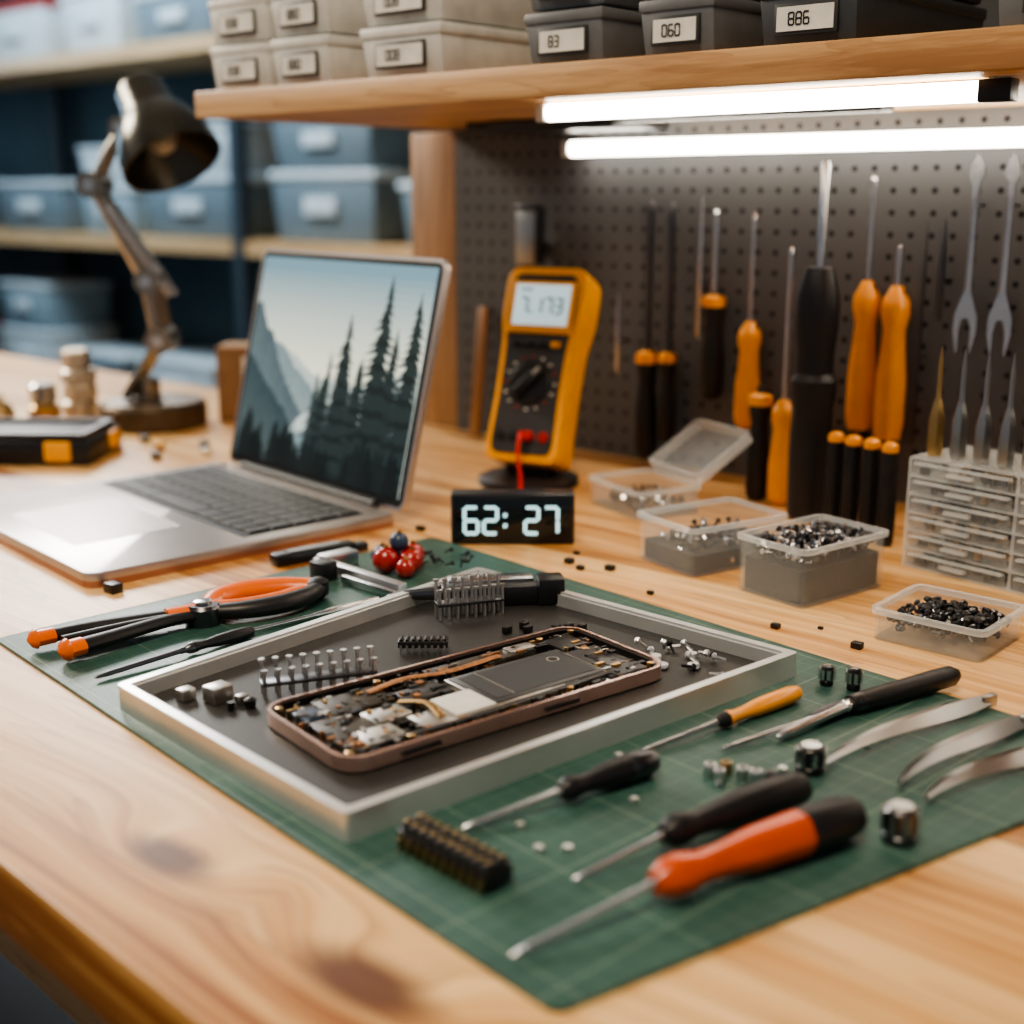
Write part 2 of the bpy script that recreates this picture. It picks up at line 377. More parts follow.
# ------------------------------------------------------------------ phone
def phone():
    b=B(); L=.166; W=.069; H=.0075
    out=rrect(L,W,.011,8); inn=rrect(L-.0036,W-.0036,.0094,8); inn2=rrect(L-.006,W-.006,.008,8)
    b.ring(out,inn,.0008,H,ROSE); b.ring(inn,inn2,0,H-.0012,CHIPM); b.prism(inn2,0,.003,PCB)
    for sx in (-.3,.12): b.box((L*sx,-W/2-.0003,H*.5),(.018,.0012,.002),CHIPM,.0004)
    Z0=.003
    def P(x,y,w,h,t,m,bev=.0004,z=Z0): b.box((x,y,z+t/2),(w,h,t),m,bev)
    P(.026,-.004,.060,.034,.0036,BATT,.0008); P(.026,-.004,.063,.037,.0028,SHLD,.0006)
    b.box((.026,-.004,Z0+.0037),(.054,.028,.0002),DGR); b.box((.008,-.004,Z0+.0039),(.0006,.028,.0002),SHLD)
    b.lathe([(.003,0),(.003,.0003)],SHLD,T(.046,.003,Z0+.0037)); b.lathe([(.0022,0),(.0022,.0004)],CHIPM,T(.046,.003,Z0+.0037))
    P(-.014,-.012,.020,.020,.0038,WHT,.0006); P(-.033,-.018,.015,.015,.0034,SHLD); P(-.02,.009,.022,.012,.003,BATT)
    P(.066,-.010,.018,.036,.003,BATT,.0008); P(.066,.018,.016,.015,.0036,CHIPM,.0008); P(.066,-.010,.010,.016,.0036,DST,.0006)
    P(.024,.024,.062,.010,.0030,PCB); P(-.064,.0,.022,.050,.0026,PCB); P(-.048,.018,.03,.018,.003,PCB)
    P(-.058,-.018,.018,.014,.0034,SHLD); P(-.045,-.002,.018,.012,.0034,SHLD); P(.044,.0245,.014,.007,.004,SHLD); P(-.07,.016,.01,.012,.0035,BLU)
    rnd=random.Random(5)
    ms=[CHIPM,CHIPM,CHIPM,SHLD,COP,GLD,PCB,STL,BATT,BATT,COP]
    for k in range(620):
        x=rnd.uniform(-.077,.077); y=rnd.uniform(-.029,.029)
        if -.008<x<.058 and -.024<y<.017 : continue
        if -.026<x<-.002 and -.024<y<-.001: continue
        w=rnd.choice((.001,.0015,.002,.003,.0045)); h=rnd.choice((.0008,.001,.0015,.002,.003))
        P(x,y,w,h,rnd.uniform(.0020,.0044),rnd.choice(ms),0)
    for x,y in ((-.077,.027),(-.077,-.027),(.077,.027),(.077,-.027),(-.03,.028),(.0,-.0275),(.03,-.0275),(.058,.027),(-.05,-.028)):
        b.lathe([(.0016,0),(.0016,.0042),(.0008,.0045)],GLD,T(x,y,Z0),10)
    b.tube(spline([(-.04,.02,.0068),(-.02,.022,.0078),(0,.019,.0070),(.03,.021,.0070)]),.0020,COP,flat=.15)
    b.tube(spline([(.055,-.024,.0070),(.02,-.0265,.0074),(-.03,-.0275,.0070),(-.06,-.026,.0068)]),.0016,CHIPM,flat=.2)
    b.tube(spline([(-.035,.004,.0070),(-.028,-.006,.0080),(-.03,-.02,.0070)]),.0018,GLD,flat=.15)
    b.build('disassembled_smartphone',M=T(-.396,.420,FZ)@rot(math.radians(79.5))@Matrix.Diagonal((1.12,1.12,1.0,1)))
phone()
# ------------------------------------------------------------------ laptop
def laptop():
    b=B(); W=.253; D=.238; h=.010
    b.prism(rrect(W,D,.010,6,W/2,-D/2),0,h*.45,LAPD); b.prism(rrect(W,D,.010,6,W/2,-D/2),h*.45,h,LAPM,bev=.0008)
    b.box((W/2,-.070,h),(W*.88,.100,.0008),KEYB)
    x0=W*.068;cw=W*.864/14
    for r in range(5):
        y=-.030-r*.0188; x=x0; ws=[1]*14
        if r==4: ws=[1,1,1,1.3,4.6,1.3,1,1,1,.8]
        tot=sum(ws); sc=14/tot
        for w in ws:
            b.box((x+w*sc*cw/2,y,h+.0011),(w*sc*cw-.0020,.0164,.0016),KEY,.0005,seg=1); x+=w*sc*cw
    b.prism(rrect(W*.44,.078,.004,4,W*.5,-.176),h,h+.0003,mat('trackpad',(.66,.60,.58),.25,.7,var=.02))
    b.cyl((W*.12,.002,h),(W*.88,.002,h),.0045,DGR)
    M=T(0,.004,h*.9)@rot(-math.radians(14),'X')
    H=.188
    b.prism([(x,y) for x,y in rrect(W,H,.008,6,W/2,H/2)],-.005,0,LAPM,M@rot(pi/2,'X')) 
    b.prism(rrect(W-.006,H-.006,.006,6,W/2,H/2),0,.0005,CHIPM,M@rot(pi/2,'X'))
    S=M@rot(pi/2,'X')
    m0=.007; sw=W-2*m0; sh=H-.016; sy=.009
    def em(n,c,s=1.25): return mat('screen_'+n,(0,0,0),.3,em=c,es=s,var=0)
    def poly(pts,z,m): b.raw([(m0+min(max(x,0),1)*sw,sy+min(max(y,0),1)*sh,z) for x,y in pts],[list(range(len(pts)))],m,S)
    def mix(a,c,t): return tuple(a[i]*(1-t)+c[i]*t for i in range(3))
    n=22; top=(.17,.30,.36); mid=(.95,.93,.72)
    for k in range(n):
        t=k/(n-1); c=mix(mid,top,min(1,max(0,t-.22)*1.35)); y0=.30+.70*k/n
        poly([(0,y0),(1,y0),(1,y0+.7/n+.001),(0,y0+.7/n+.001)],.0007,em('sky%d'%k,c))
    poly([(0,0),(1,0),(1,.36),(0,.36)],.0007,em('valley',(.09,.14,.15)))
    rnd=random.Random(2)
    def ridge(pts,zz,c0,c1,nm,steps=10):
        P=[]
        for i in range(len(pts)-1):
            for k in range(6):
                t=k/6; P.append((pts[i][0]*(1-t)+pts[i+1][0]*t, pts[i][1]*(1-t)+pts[i+1][1]*t+rnd.uniform(-.009,.009)))
        P.append(pts[-1])
        for s in range(steps):
            f=1-s/steps
            for i in range(len(P)-1):
                mm=em('%s%d_%d'%(nm,s,i%4),mix(c0,c1,min(1,max(0,s/(steps-1)+rnd.uniform(-.12,.12)))))
                a,c=P[i],P[i+1]; poly([(a[0],a[1]*(f-1/steps)),(c[0],c[1]*(f-1/steps)),(c[0],c[1]*f),(a[0],a[1]*f)],zz,mm)
    ridge([(.0,.50),(.12,.52),(.25,.56),(.36,.50),(.5,.44),(.7,.45),(.85,.50),(1,.55)],.0008,(.50,.56,.51),(.62,.65,.57),'haze')
    ridge([(0,.64),(.07,.66),(.14,.60),(.22,.58),(.3,.49),(.4,.42),(.5,.33),(.62,.27)],.0009,(.20,.265,.27),(.40,.46,.43),'far_mountain')
    ridge([(0,.76),(.03,.78),(.09,.66),(.14,.62),(.20,.50),(.27,.40),(.36,.30),(.45,.20)],.0010,(.080,.115,.125),(.19,.24,.24),'mountain')
    ridge([(0,.52),(.06,.46),(.13,.39),(.2,.34),(.3,.25),(.38,.13)],.0011,(.035,.062,.068),(.09,.12,.12),'near_ridge')
    poly([(.34,.18),(.38,.25),(.44,.29),(.50,.25),(.51,.16),(.46,.10),(.40,.12)],.0012,em('lake',(.55,.62,.58)))
    poly([(.36,.16),(.40,.19),(.44,.17),(.47,.20),(.46,.10),(.40,.12)],.00125,em('lake2',(.22,.30,.31)))
    cols=[(.070,.095,.092),(.036,.054,.052),(.017,.030,.029),(.008,.016,.015),(.004,.008,.008)]
    tr=[em('tree%d'%k,c) for k,c in enumerate(cols)]
    def tree(x,y0,h,w,z,m,m2=None):
        k=26
        poly([(x-w*.025,y0),(x+w*.025,y0),(x,y0+h)],z,m)
        for i in range(k):
            t=i/k; yb=y0+h*t; hh=h/k*2.1; ww=w*.5*(1-t)**.8
            l=ww*rnd.uniform(.65,1.25); r=ww*rnd.uniform(.65,1.25)
            poly([(x-l,yb-h*.012),(x-l*.5,yb+hh*.25),(x,yb+hh),(x+r*.5,yb+hh*.25),(x+r,yb-h*.012),(x+r*.3,yb+hh*.05),(x,yb-h*.01),(x-l*.3,yb+hh*.05)],z+i*2e-7,m if (i%3 or m2 is None) else m2)
    for k in range(22): tree(rnd.uniform(.50,1.0),0,rnd.uniform(.38,.60),.14,.00130+k*.00001,tr[0],tr[1])
    for k in range(14): tree(rnd.uniform(.46,1.0),0,rnd.uniform(.35,.62),.18,.00153+k*.00001,tr[1],tr[2])
    for x,h,w in ((.50,.46,.20),(.86,.70,.28),(.60,.74,.30),(.70,.56,.26),(.95,.86,.34),(.79,.92,.36)):
        tree(x,0,h,w,.0017+h*.00025,tr[2],tr[3])
    for k in range(40): tree(rnd.uniform(.0,1.),-.0,rnd.uniform(.10,.24)*(.8+.5*abs(k/40-.3)),.13,.0020+k*.00001,tr[3 if k%2 else 4],tr[4])
    b.build('laptop',(-.927,.668,TZ),math.atan2(-.030,.25))
laptop()
# ------------------------------------------------------------------ desk lamp
def lamp():
    b=B()
    b.lathe([(.052,0),(.055,.004),(.055,.022),(.051,.027),(.014,.029)],LAMPB,seg=36)
    r=lambda a,z,o=0:(a,o,z)
    b.lathe([(.013,0),(.013,.02),(.010,.024)],LAMPM,T(-.005,0,.026))
    for s in (-.013,.013):
        b.tube([r(-.024,.032,s),r(.014,.092,s)],.0098,LAMPM,flat=.5)
        b.tube([r(.014,.092,s),r(.006,.150,s)],.0078,LAMPM)
        b.tube([r(.006,.150,s*.7),r(-.044,.245,s*.7)],.0064,LAMPM)
        b.tube([r(.028,.135,s),r(-.029,.225,s)],.0028,STL)
    for p,rr in ((r(.014,.09),.014),(r(.006,.15),.013),(r(-.044,.245),.013),(r(-.010,.300),.011)):
        b.cyl((p[0],-.020,p[2]),(p[0],.020,p[2]),rr,LAMPM,seg=20)
        b.cyl((p[0],-.023,p[2]),(p[0],.023,p[2]),rr*.45,STL,seg=12)
    b.tube([r(-.044,.245),r(-.028,.275),r(-.010,.300)],.007,LAMPM)
    b.tube([r(-.010,.300),r(.022,.305)],.009,LAMPM)
    b.cyl(r(-.032,.205,.014),r(.008,.120,.014),.005,STL)
    A=along((.006,0,.338),(.046,-.035,.262))
    pr=[(.012,-.006),(.020,-.003),(.024,.003),(.026,.026),(.033,.036),(.042,.052),(.048,.070),(.050,.088),(.048,.088),(.042,.070),(.026,.046),(.0,.042)]
    b.lathe(pr,LAMPH,A,36)
    b.lathe([(.004,.042),(.012,.050),(.015,.062),(.010,.072),(.002,.076)],mat('lamp_bulb_glass',(.4,.38,.33),.2),A,20)
    b.build('desk_lamp',(-1.176,.762,TZ),math.radians(41.5))
lamp()
# ------------------------------------------------------------------ multimeter
def meter():
    b=B()
    b.lathe([(.042,0),(.043,.002),(.042,.006),(.036,.008),(.0,.009)],BLK2,seg=40)
    b.box((0,.006,.014),(.040,.022,.018),BLK2,.003)
    M=T(0,-.004,.016)@rot(math.radians(-21),'X')
    w=.073;h=.166;t=.034
    R=rot(pi/2,'X')
    bo=[(-w*.40,0),(w*.40,0),(w*.45,h*.04),(w*.43,h*.35),(w*.44,h*.6),(w*.5,h*.75),(w*.5,h*.95),(w*.42,h),(-w*.42,h),(-w*.5,h*.95),(-w*.5,h*.75),(-w*.44,h*.6),(-w*.43,h*.35),(-w*.45,h*.04)]
    b.prism(rquad(bo,.006,3),-t/2,t/2,YEL,M@R,bev=.0014)
    ins=[(x*.84,h*.04+y*.92) for x,y in bo]
    b.prism(rquad(ins,.005,3),t/2,t/2+.0012,DGR,M@R)
    f=-t/2-.0012
    b.box((0,f,h*.79),(w*.80,.003,h*.27),YEL,.001,M); b.box((0,f-.001,h*.80),(w*.68,.003,h*.21),LCD,.0008,M)
    digits(b,'7.173',-w*.26,h*.755,h*.078,LCDI,M,y=f-.0028)
    b.box((-w*.2,f-.0027,h*.875),(w*.15,.0006,.0015),LCDI,M=M)
    D=M@T(0,f,h*.40)@R
    b.lathe([(.0185,0),(.0185,.002),(.017,.003)],BLK2,D,32); b.box((0,0,.006),(.009,.030,.007),BLK2,.002,D@rot(-.7)); b.box((0,.012,.0098),(.0012,.008,.0006),WHT,M=D@rot(-.7))
    for k in range(16):
        a=k*2*pi/16; b.box((.0225*math.sin(a),.0225*math.cos(a),.0006),(.003,.0016,.0006),WHT if k%3 else RED,M=D)
    for k in range(4): b.box((-w*.25+k*w*.165,f-.001,h*.60),(.008,.0025,.0045),BLK2 if k!=3 else YEL,.0006,M)
    for k,mm in enumerate((BLK,BLK,RED,RED)):
        b.lathe([(.0048,0),(.0048,.0015),(.003,.0018)],mm,M@T(-w*.27+k*w*.18,f,h*.13)@R,16)
    jl=M@Vector((w*.10,f,h*.13))
    b.tube(spline([jl,(jl.x,jl.y-.018,jl.z+.004),(jl.x+.001,jl.y-.026,jl.z-.01),(jl.x+.004,jl.y-.027,.016),(jl.x+.006,jl.y-.03,.0045),(jl.x+.02,jl.y-.05,.0030)]),.0016,REDW)
    b.cyl(jl,(jl.x,jl.y-.016,jl.z+.004),.0038,REDW)
    b.build('digital_multimeter',(-.699,.811,TZ),math.radians(16))
meter()
# ------------------------------------------------------------------ clock
b=B(); b.box((0,0,.018),(.086,.020,.036),BLK2,.002); b.box((0,-.0101,.018),(.080,.001,.031),CLKS,.0004)
digits(b,'62:',-.0335,.0085,.0185,CLKD,None,y=-.0108,t=.0021); digits(b,'27',.0085,.0085,.0185,CLKD,None,y=-.0108,t=.0021)
b.build('digital_clock',(-.585,.662,TZ),math.radians(41.6))
# ------------------------------------------------------------------ tools, hanging
def hang(name,x,y,zt,zj,zb,rs,rh,hm,band=None,tipw=None,tail=None):
    b=B(); L=zj-zb
    b.lathe([(rs,-.004),(rs,(zt-zj)*.93),(rs*1.0,(zt-zj)*.97),(rs*.3,zt-zj)],STL if rs<.003 else DST,T(0,0,L),12)
    if tipw: b.box((0,0,zt-zb-.006),(tipw,rs*.9,.014),STL,.0005)
    pr=[(rh*.55,0),(rh*.86,.003),(rh,L*.12),(rh*.98,L*.40),(rh*.80,L*.60),(rh*.72,L*.72),(rh*.92,L*.82),(rh*.88,L*.90),(rh*.5,L*.97),(rh*.35,L)]
    b.lathe(pr,hm,seg=24,sq=.035)
    if band: b.lathe([(rh*.6,L*.86),(rh*.98,L*.87),(rh*.98,L*.95),(rh*.5,L*.98)],band,seg=24)
    if tail: b.lathe([(rh*.5,-.006),(rh*.7,-.004),(rh*.7,.004),(rh*.5,.008)],tail,seg=16)
    if y>.90: b.cyl((0,0,L*.9),(0,.9535-y,L*.9),.0018,DST,seg=8); b.box((0,-.0005,L*.96),(rh*1.5,.002,.003),DST)
    return b.build(name,(x,y,zb))
hang('screwdriver',-.669,.936,.982,.855,.757,.0032,.0105,BLK,YOR)
hang('screwdriver',-.647,.936,.980,.855,.775,.0032,.0085,BLK,YOR)
hang('screwdriver',-.602,.936,.974,.907,.817,.0026,.0105,BLK,YOR)
hang('screwdriver',-.566,.936,.972,.885,.797,.0022,.0110,YOR,None,.005)
hang('screwdriver',-.502,.885,.949,.833,.7505,.0021,.0105,YOR)
hang('screwdriver',-.523,.885,.842,.838,.7505,.0030,.0095,BLK,YOR)
hang('screwdriver',-.464,.936,1.000,.923,.806,.0023,.0115,YOR,None,.006,BLK)
hang('screwdriver',-.440,.936,.949,.920,.801,.0025,.0120,YOR,None,.005,BLK)
b=B(); b.lathe([(.012,0),(.0155,.004),(.0165,.05),(.0155,.085),(.0175,.095),(.0175,.105),(.014,.11),(.014,.125),(.0160,.145),(.0160,.165),(.0125,.178),(.010,.186)],BLK,seg=28,sq=.03)
b.lathe([(.0032,.180),(.0032,.256),(.002,.260)],STL,seg=12); b.build('ratchet_screwdriver',(-.463,.858,TZ))
for k,(x,y) in enumerate(((-.431,.836),(-.4155,.832),(-.400,.829),(-.3845,.825))):
    b=B(); b.lathe([(.005,0),(.0060,.003),(.0064,.02),(.0060,.055),(.0055,.066)],BLK,seg=18,sq=.04); b.lathe([(.0054,.066),(.0060,.067),(.0058,.071),(.003,.073)],YOR,seg=18); b.build('nut_driver',(x,y,TZ))
def needle(x,zt,zb,r,m,name='steel_probe'):
    b=B(); b.lathe([(r*.3,0),(r,.006),(r,(zt-zb)*.5),(r*.7,(zt-zb)*.8),(r*.2,zt-zb)],m,seg=10)
    b.cyl((0,0,(zt-zb)*.4),(0,.9535-.938,(zt-zb)*.4),.0012,DST,seg=8); b.build(name,(x,.938,zb))
needle(-.618,.985,.866,.0028,STL); needle(-.4205,.968,.80,.0016,DST,'steel_rod'); needle(-.407,.970,.895,.0024,DST); needle(-.703,.902,.830,.0028,STL); needle(-.330,.95,.85,.002,DST,'steel_rod')
b=B(); b.box((0,0,.060),(.024,.010,.052),TWZ,.0015); b.box((0,0,.022),(.014,.007,.034),BLK2,.002); b.box((0,0,.086),(.026,.011,.006),DST,.001); b.box((.014,0,.06),(.006,.009,.05),BLK2,.001); b.box((.004,.010,.05),(.012,.015,.01),DST); b.build('flat_file',(-.808,.936,.888))
b=B(); b.box((0,0,.064),(.013,.005,.128),WOODP,.001); b.build('wooden_stick',M=T(-.873,.930,TZ+.0015)@rot(-.12,'X'))
def fork(x,zt,zb):
    b=B(); h=zt-zb; w=.0086
    pts=[(-.0013,h*.38),(-.0028,h*.32),(-w,h*.20),(-w*1.02,h*.12),(-w*.62,0),(-w*.50,h*.03),(-w*.52,h*.12),(-.0025,h*.18),(0,h*.19),(.0025,h*.18),(w*.52,h*.12),(w*.50,h*.03),(w*.62,0),(w*1.02,h*.12),(w,h*.20),(.0028,h*.32),(.0013,h*.38),
         (.0016,h*.7),(.0026,h*.8),(.0024,h*.86),(.0058,h*.90),(.0040,h*.95),(0,h),(-.0040,h*.95),(-.0058,h*.90),(-.0024,h*.86),(-.0026,h*.8),(-.0016,h*.7)]
    b.prism(pts,-.0014,.0014,STL,rot(pi/2,'X'))
    b.tube([(0,0,h*.33),(0,0,h*.6),(0,0,h*.8)],[.0032,.0026,.0030],STL)
    b.cyl((0,0,h*.75),(0,.0155,h*.75),.0012,DST,seg=8)
    b.build('fork_spanner',(x,.938,zb))
fork(-.386,1.015,.872); fork(-.3605,1.015,.872)
# ------------------------------------------------------------------ drawer organiser + bits
DR=math.radians(-9)
def drawers():
    b=B(); W=.150; D=.060; H=.072
    for x in (0,W/2,W): b.box((x,D/2,H/2),(.0022,D,H),CLR2)
    for k in range(7): b.box((W/2,D/2,k*H/6),(W,D,.0016),CLR2)
    b.box((W/2,D,H/2),(W,.002,H),CLR)
    rnd=random.Random(4)
    for c in range(2):
        for k in range(6):
            z=k*H/6; x0=c*W/2+.003; w=W/2-.006
            b.box((x0+w/2,.0005,z+H/12),(w,.0018,H/6-.004),CLR,.0004)
            b.box((x0+w/2,-.001,z+H/6-.0032),(w*.96,.004,.0014),CLR2)
            b.box((x0+w/2,-.0025,z+H/12-.001),(w*.25,.004,.0022),CLR2)
            for j in range(34): b.box((x0+rnd.uniform(.05,.95)*w,rnd.uniform(.004,.05),z+.0038),(rnd.uniform(.002,.006),.004,.0045),rnd.choice((DST,CHIPM,CHIPM,DGR,BRS)),M=None)
    b.build('small_parts_drawer_cabinet',(-.352,.786,TZ+.001),DR)
drawers()
for k in range(5):
    q=Matrix.Rotation(DR,3,'Z')@Vector((.009+.0165*k,.012,0))
    b=B(); b.lathe([(.0045,0),(.0054,.003),(.0054,.024),(.003,.034),(.0018,.038),(.0016,.058),(.0004,.070)],BRS if k==0 else TWZ,seg=6)
    b.build('precision_bit',(-.352+q.x,.786+q.y,TZ+.0740))
# ------------------------------------------------------------------ clear boxes with screws
def screw(b,p,m,r,s=1.):
    d=Vector((r.uniform(-1,1),r.uniform(-1,1),r.uniform(-.25,1.))).normalized()
    A=along(p,Vector(p)+d)
    b.lathe([(.0009*s,0),(.0009*s,.0055*s),(.0021*s,.0058*s),(.0021*s,.0070*s),(.0012*s,.0078*s)],m,A,6)
def cbox(name,loc,rz,w,d,h,fill,cnt,mats,lid=None,heap=0,s=1.,core=None):
    b=B(); r=random.Random(int(w*9999+cnt)); t=.0014
    o=rrect(w,d,.005,4,w/2,d/2); i=rrect(w-2*t,d-2*t,.004,4,w/2,d/2)
    b.prism(i,0,.0015,CLR); b.ring(o,i,0,h-.003,CLR); b.ring(rrect(w+.004,d+.004,.006,4,w/2,d/2),i,h-.003,h,CLR2)
    for k in range(cnt):
        x=r.uniform(.008,w-.008); y=r.uniform(.008,d-.008)
        q=1-((x/w-.5)**2+(y/d-.5)**2)*2
        z=fill*r.uniform(.2 if heap==0 else .75,1)+heap*max(q,0)
        screw(b,(x,y,max(z,.006)),r.choice(mats),r,s)
    if core: b.prism(rrect(w-.005,d-.005,.004,4,w/2,d/2),.002,fill*.86,core)
    if lid is not None:
        M=T(0,d,h)@rot(lid,'X')
        b.ring(rrect(w,d,.005,4,w/2,d/2),rrect(w-.004,d-.004,.004,4,w/2,d/2),0,.008,CLR2,M); b.prism(rrect(w-.003,d-.003,.005,4,w/2,d/2),0,.001,CLR,M)
    b.build(name,loc,rz)
FILL=mat('packed_screws',(.022,.022,.024),.45,.4,scale=900,var=.95,bump=.6)
cbox('clear_parts_box',(-.618,.790,TZ),math.radians(-21),.070,.058,.022,.008,70,[DST,STL,CHIPM],lid=math.radians(32))
cbox('clear_parts_box',(-.495,.686,TZ),math.radians(-17),.058,.080,.032,.016,260,[DST,DST,CHIPM,STL],core=FILL)
cbox('clear_parts_box',(-.407,.669,TZ),math.radians(-11),.053,.078,.036,.026,300,[DST,STL,DST,CHIPM],heap=.007,core=FILL)
cbox('clear_parts_box',(-.302,.640,TZ),math.radians(0),.062,.058,.018,.006,190,[CHIPM,DST,CHIPM],heap=.005)
# ------------------------------------------------------------------ items by the lamp
b=B(); b.box((0,0,.011),(.20,.095,.022),BLK2,.003); b.box((0,0,.0225),(.175,.07,.004),DGR,.001); b.ring(rrect(.19,.086,.006),rrect(.175,.072,.005),.022,.028,BLK2)
for x in (-.05,.072): b.box((x,-.048,.013),(.024,.006,.018),YEL,.002)
b.box((.101,.02,.013),(.006,.022,.016),YEL,.002); b.build('parts_organizer_tray',(-1.145,.575,TZ),math.radians(40))
PW=[mat('brushed_pewter%d'%k,(.56,.48,.38),.35,.7) for k in range(2)]
b=B(); z=0
for k,(r,h) in enumerate(((.019,.020),(.018,.018),(.019,.016),(.015,.020))):
    b.lathe([(r*.85,z),(r,z+.002),(r,z+h-.003),(r*.85,z+h)],PW[k%2],T(random.uniform(-.003,.003),0,0),6 if k%2 else 24); z+=h
b.build('spacer_nut_stack',(-1.275,.735,TZ))
b=B(); b.lathe([(.015,0),(.017,.003),(.017,.018),(.012,.022)],BRS,seg=8); b.lathe([(.012,.022),(.014,.024),(.014,.040),(.010,.043)],STL,seg=24); b.build('spacer_nut_stack',(-1.27,.690,TZ))
b=B(); b.lathe([(.006,0),(.013,.004),(.0165,.014),(.013,.024),(.006,.0285)],BRS,seg=24); b.lathe([(.005,.028),(.006,.034),(.003,.036)],STL); b.build('brass_knob',(-1.28,.645,TZ))
b=B(); b.box((0,0,.04),(.075,.05,.08),CARD,.001); b.box((0,-.0255,.055),(.02,.0006,.03),WHT); b.box((0,0,.0805),(.073,.012,.0008),BRS); b.build('cardboard_box',(-1.125,.86,TZ),math.radians(38))
b=B()
for k,(x,y) in enumerate(((-1.02,.66),(-1.06,.69),(-1.0,.70),(-1.10,.70),(-1.03,.72))): b.lathe([(.005,0),(.0055,.006),(.004,.008)],(DST,BRS,STL,DST,DST)[k],T(x,y,TZ),6)
b.build('loose_nuts')
# ------------------------------------------------------------------ hand tools lying down
def lying(name,p0,p1,p2,rh,rs,hm,collar=None,butt=None,z=MZ,shaft=STL,prof=None,blade=False):
    b=B(); P0=Vector((p0[0],p0[1],z+rh*1.09)); P1=Vector((p1[0],p1[1],z+rh*1.09)); P2=Vector((p2[0],p2[1],z+rs+.0008))
    A=along(P0,P1); L=(P1-P0).length
    pr=prof or [(.45,0),(.80,.03),(.98,.12),(1.,.35),(.9,.55),(.68,.70),(.66,.80),(.85,.88),(.80,.95),(.5,1.)]
    b.lathe([(r*rh,t*L) for r,t in pr],hm,A,24,sq=.03)
    if butt: b.lathe([(.46*rh,-.0003),(.83*rh,.03*L-.0002),(1.02*rh,.12*L),(1.03*rh,.30*L),(.99*rh,.31*L)],butt,A,24,sq=.03)
    if collar: b.lathe([(.6*rh,L*.90),(.87*rh,L*.905),(.83*rh,L*.96),(.45*rh,L*1.02)],collar,A,24)
    A2=along(P1,P2); L2=(P2-P1).length
    b.lathe([(rs*1.3,-.004),(rs*1.3,L2*.06),(rs,L2*.08),(rs,L2*.85),(rs*.7,L2*.97),(rs*.25,L2)],shaft,A2,12)
    b.build(name)
lying('screwdriver',(-.200,.424),(-.228,.331),(-.243,.274),.0085,.0014,RORG,butt=BLK)
lying('screwdriver',(-.228,.434),(-.247,.363),(-.258,.324),.0074,.0011,BLK)
lying('screwdriver',(-.289,.417),(-.300,.368),(-.313,.325),.0058,.0014,BLK,butt=DST)
lying('precision_screwdriver',(-.284,.529),(-.293,.472),(-.305,.413),.0042,.0013,YOR,collar=BLK)
lying('hobby_knife',(-.236,.598),(-.257,.528),(-.266,.478),.0052,.0022,BLK,collar=DST,prof=[(.6,0),(.95,.05),(1,.2),(.9,.8),(.8,1.)])
lying('precision_screwdriver',(-.254,.561),(-.264,.505),(-.279,.452),.0035,.0012,DST,prof=[(.6,0),(1,.05),(.95,.5),(1,.9),(.6,1.)])
lying('precision_screwdriver',(-.5535,.412),(-.556,.37),(-.559,.318),.0035,.0014,BLK,collar=DST,shaft=DST)
lying('steel_scriber',(-.548,.50),(-.552,.46),(-.560,.405),.002,.0012,STL,prof=[(.6,0),(1,.05),(1,.9),(.7,1.)])
def tweezers(p0,p1,bow=.0052):
    b=B(); P0=Vector((p0[0],p0[1],0)); P1=Vector((p1[0],p1[1],0)); d=(P1-P0); t_=d.normalized(); n=Vector((-t_.y,t_.x,0))
    d=d-n*.010
    K=26
    for s in (-1,1):
        vs=[];fs=[]
        for k in range(K+1):
            t=k/K
            o=s*(bow*math.sin(min(t*1.7,1)*pi*.5)*(1-t**3)+.0005)
            bend=.010*max(0,(t-.45)/.55)**2.2
            hw=(.0026+.0010*math.sin(min(t/.3,1)*pi/2))*(1-max(0,(t-.25)/.75)*.80)
            c=P0+d*t+n*bend+Vector((0,0,MZ+.0048+o*.35))+n*o*.8
            ax=(n*.62+Vector((0,0,-.78)))
            th=(n*.78+Vector((0,0,.62)))*.0006
            for q in (ax*hw+th,ax*-hw+th,ax*-hw-th,ax*hw-th):
                v=c+q; v.z=max(v.z,MZ+.0004); vs.append(v)
        for k in range(K):
            for j in range(4): a=k*4+j; c2=k*4+(j+1)%4; fs.append((a,c2,c2+4,a+4))
        fs.append((3,2,1,0)); fs.append((K*4,K*4+1,K*4+2,K*4+3)); b.raw(vs,fs,TWZ)
    b.box((0,0,0),(.010,.0040,.0060),TWZ,.0008,Matrix.Translation(P0+Vector((0,0,MZ+.0044)))@rot(math.atan2(d.y,d.x)))
    return b.build('tweezers',sharp=25)
tweezers((-.212,.578),(-.236,.463)); tweezers((-.190,.566),(-.204,.468)); tweezers((-.168,.545),(-.190,.462))
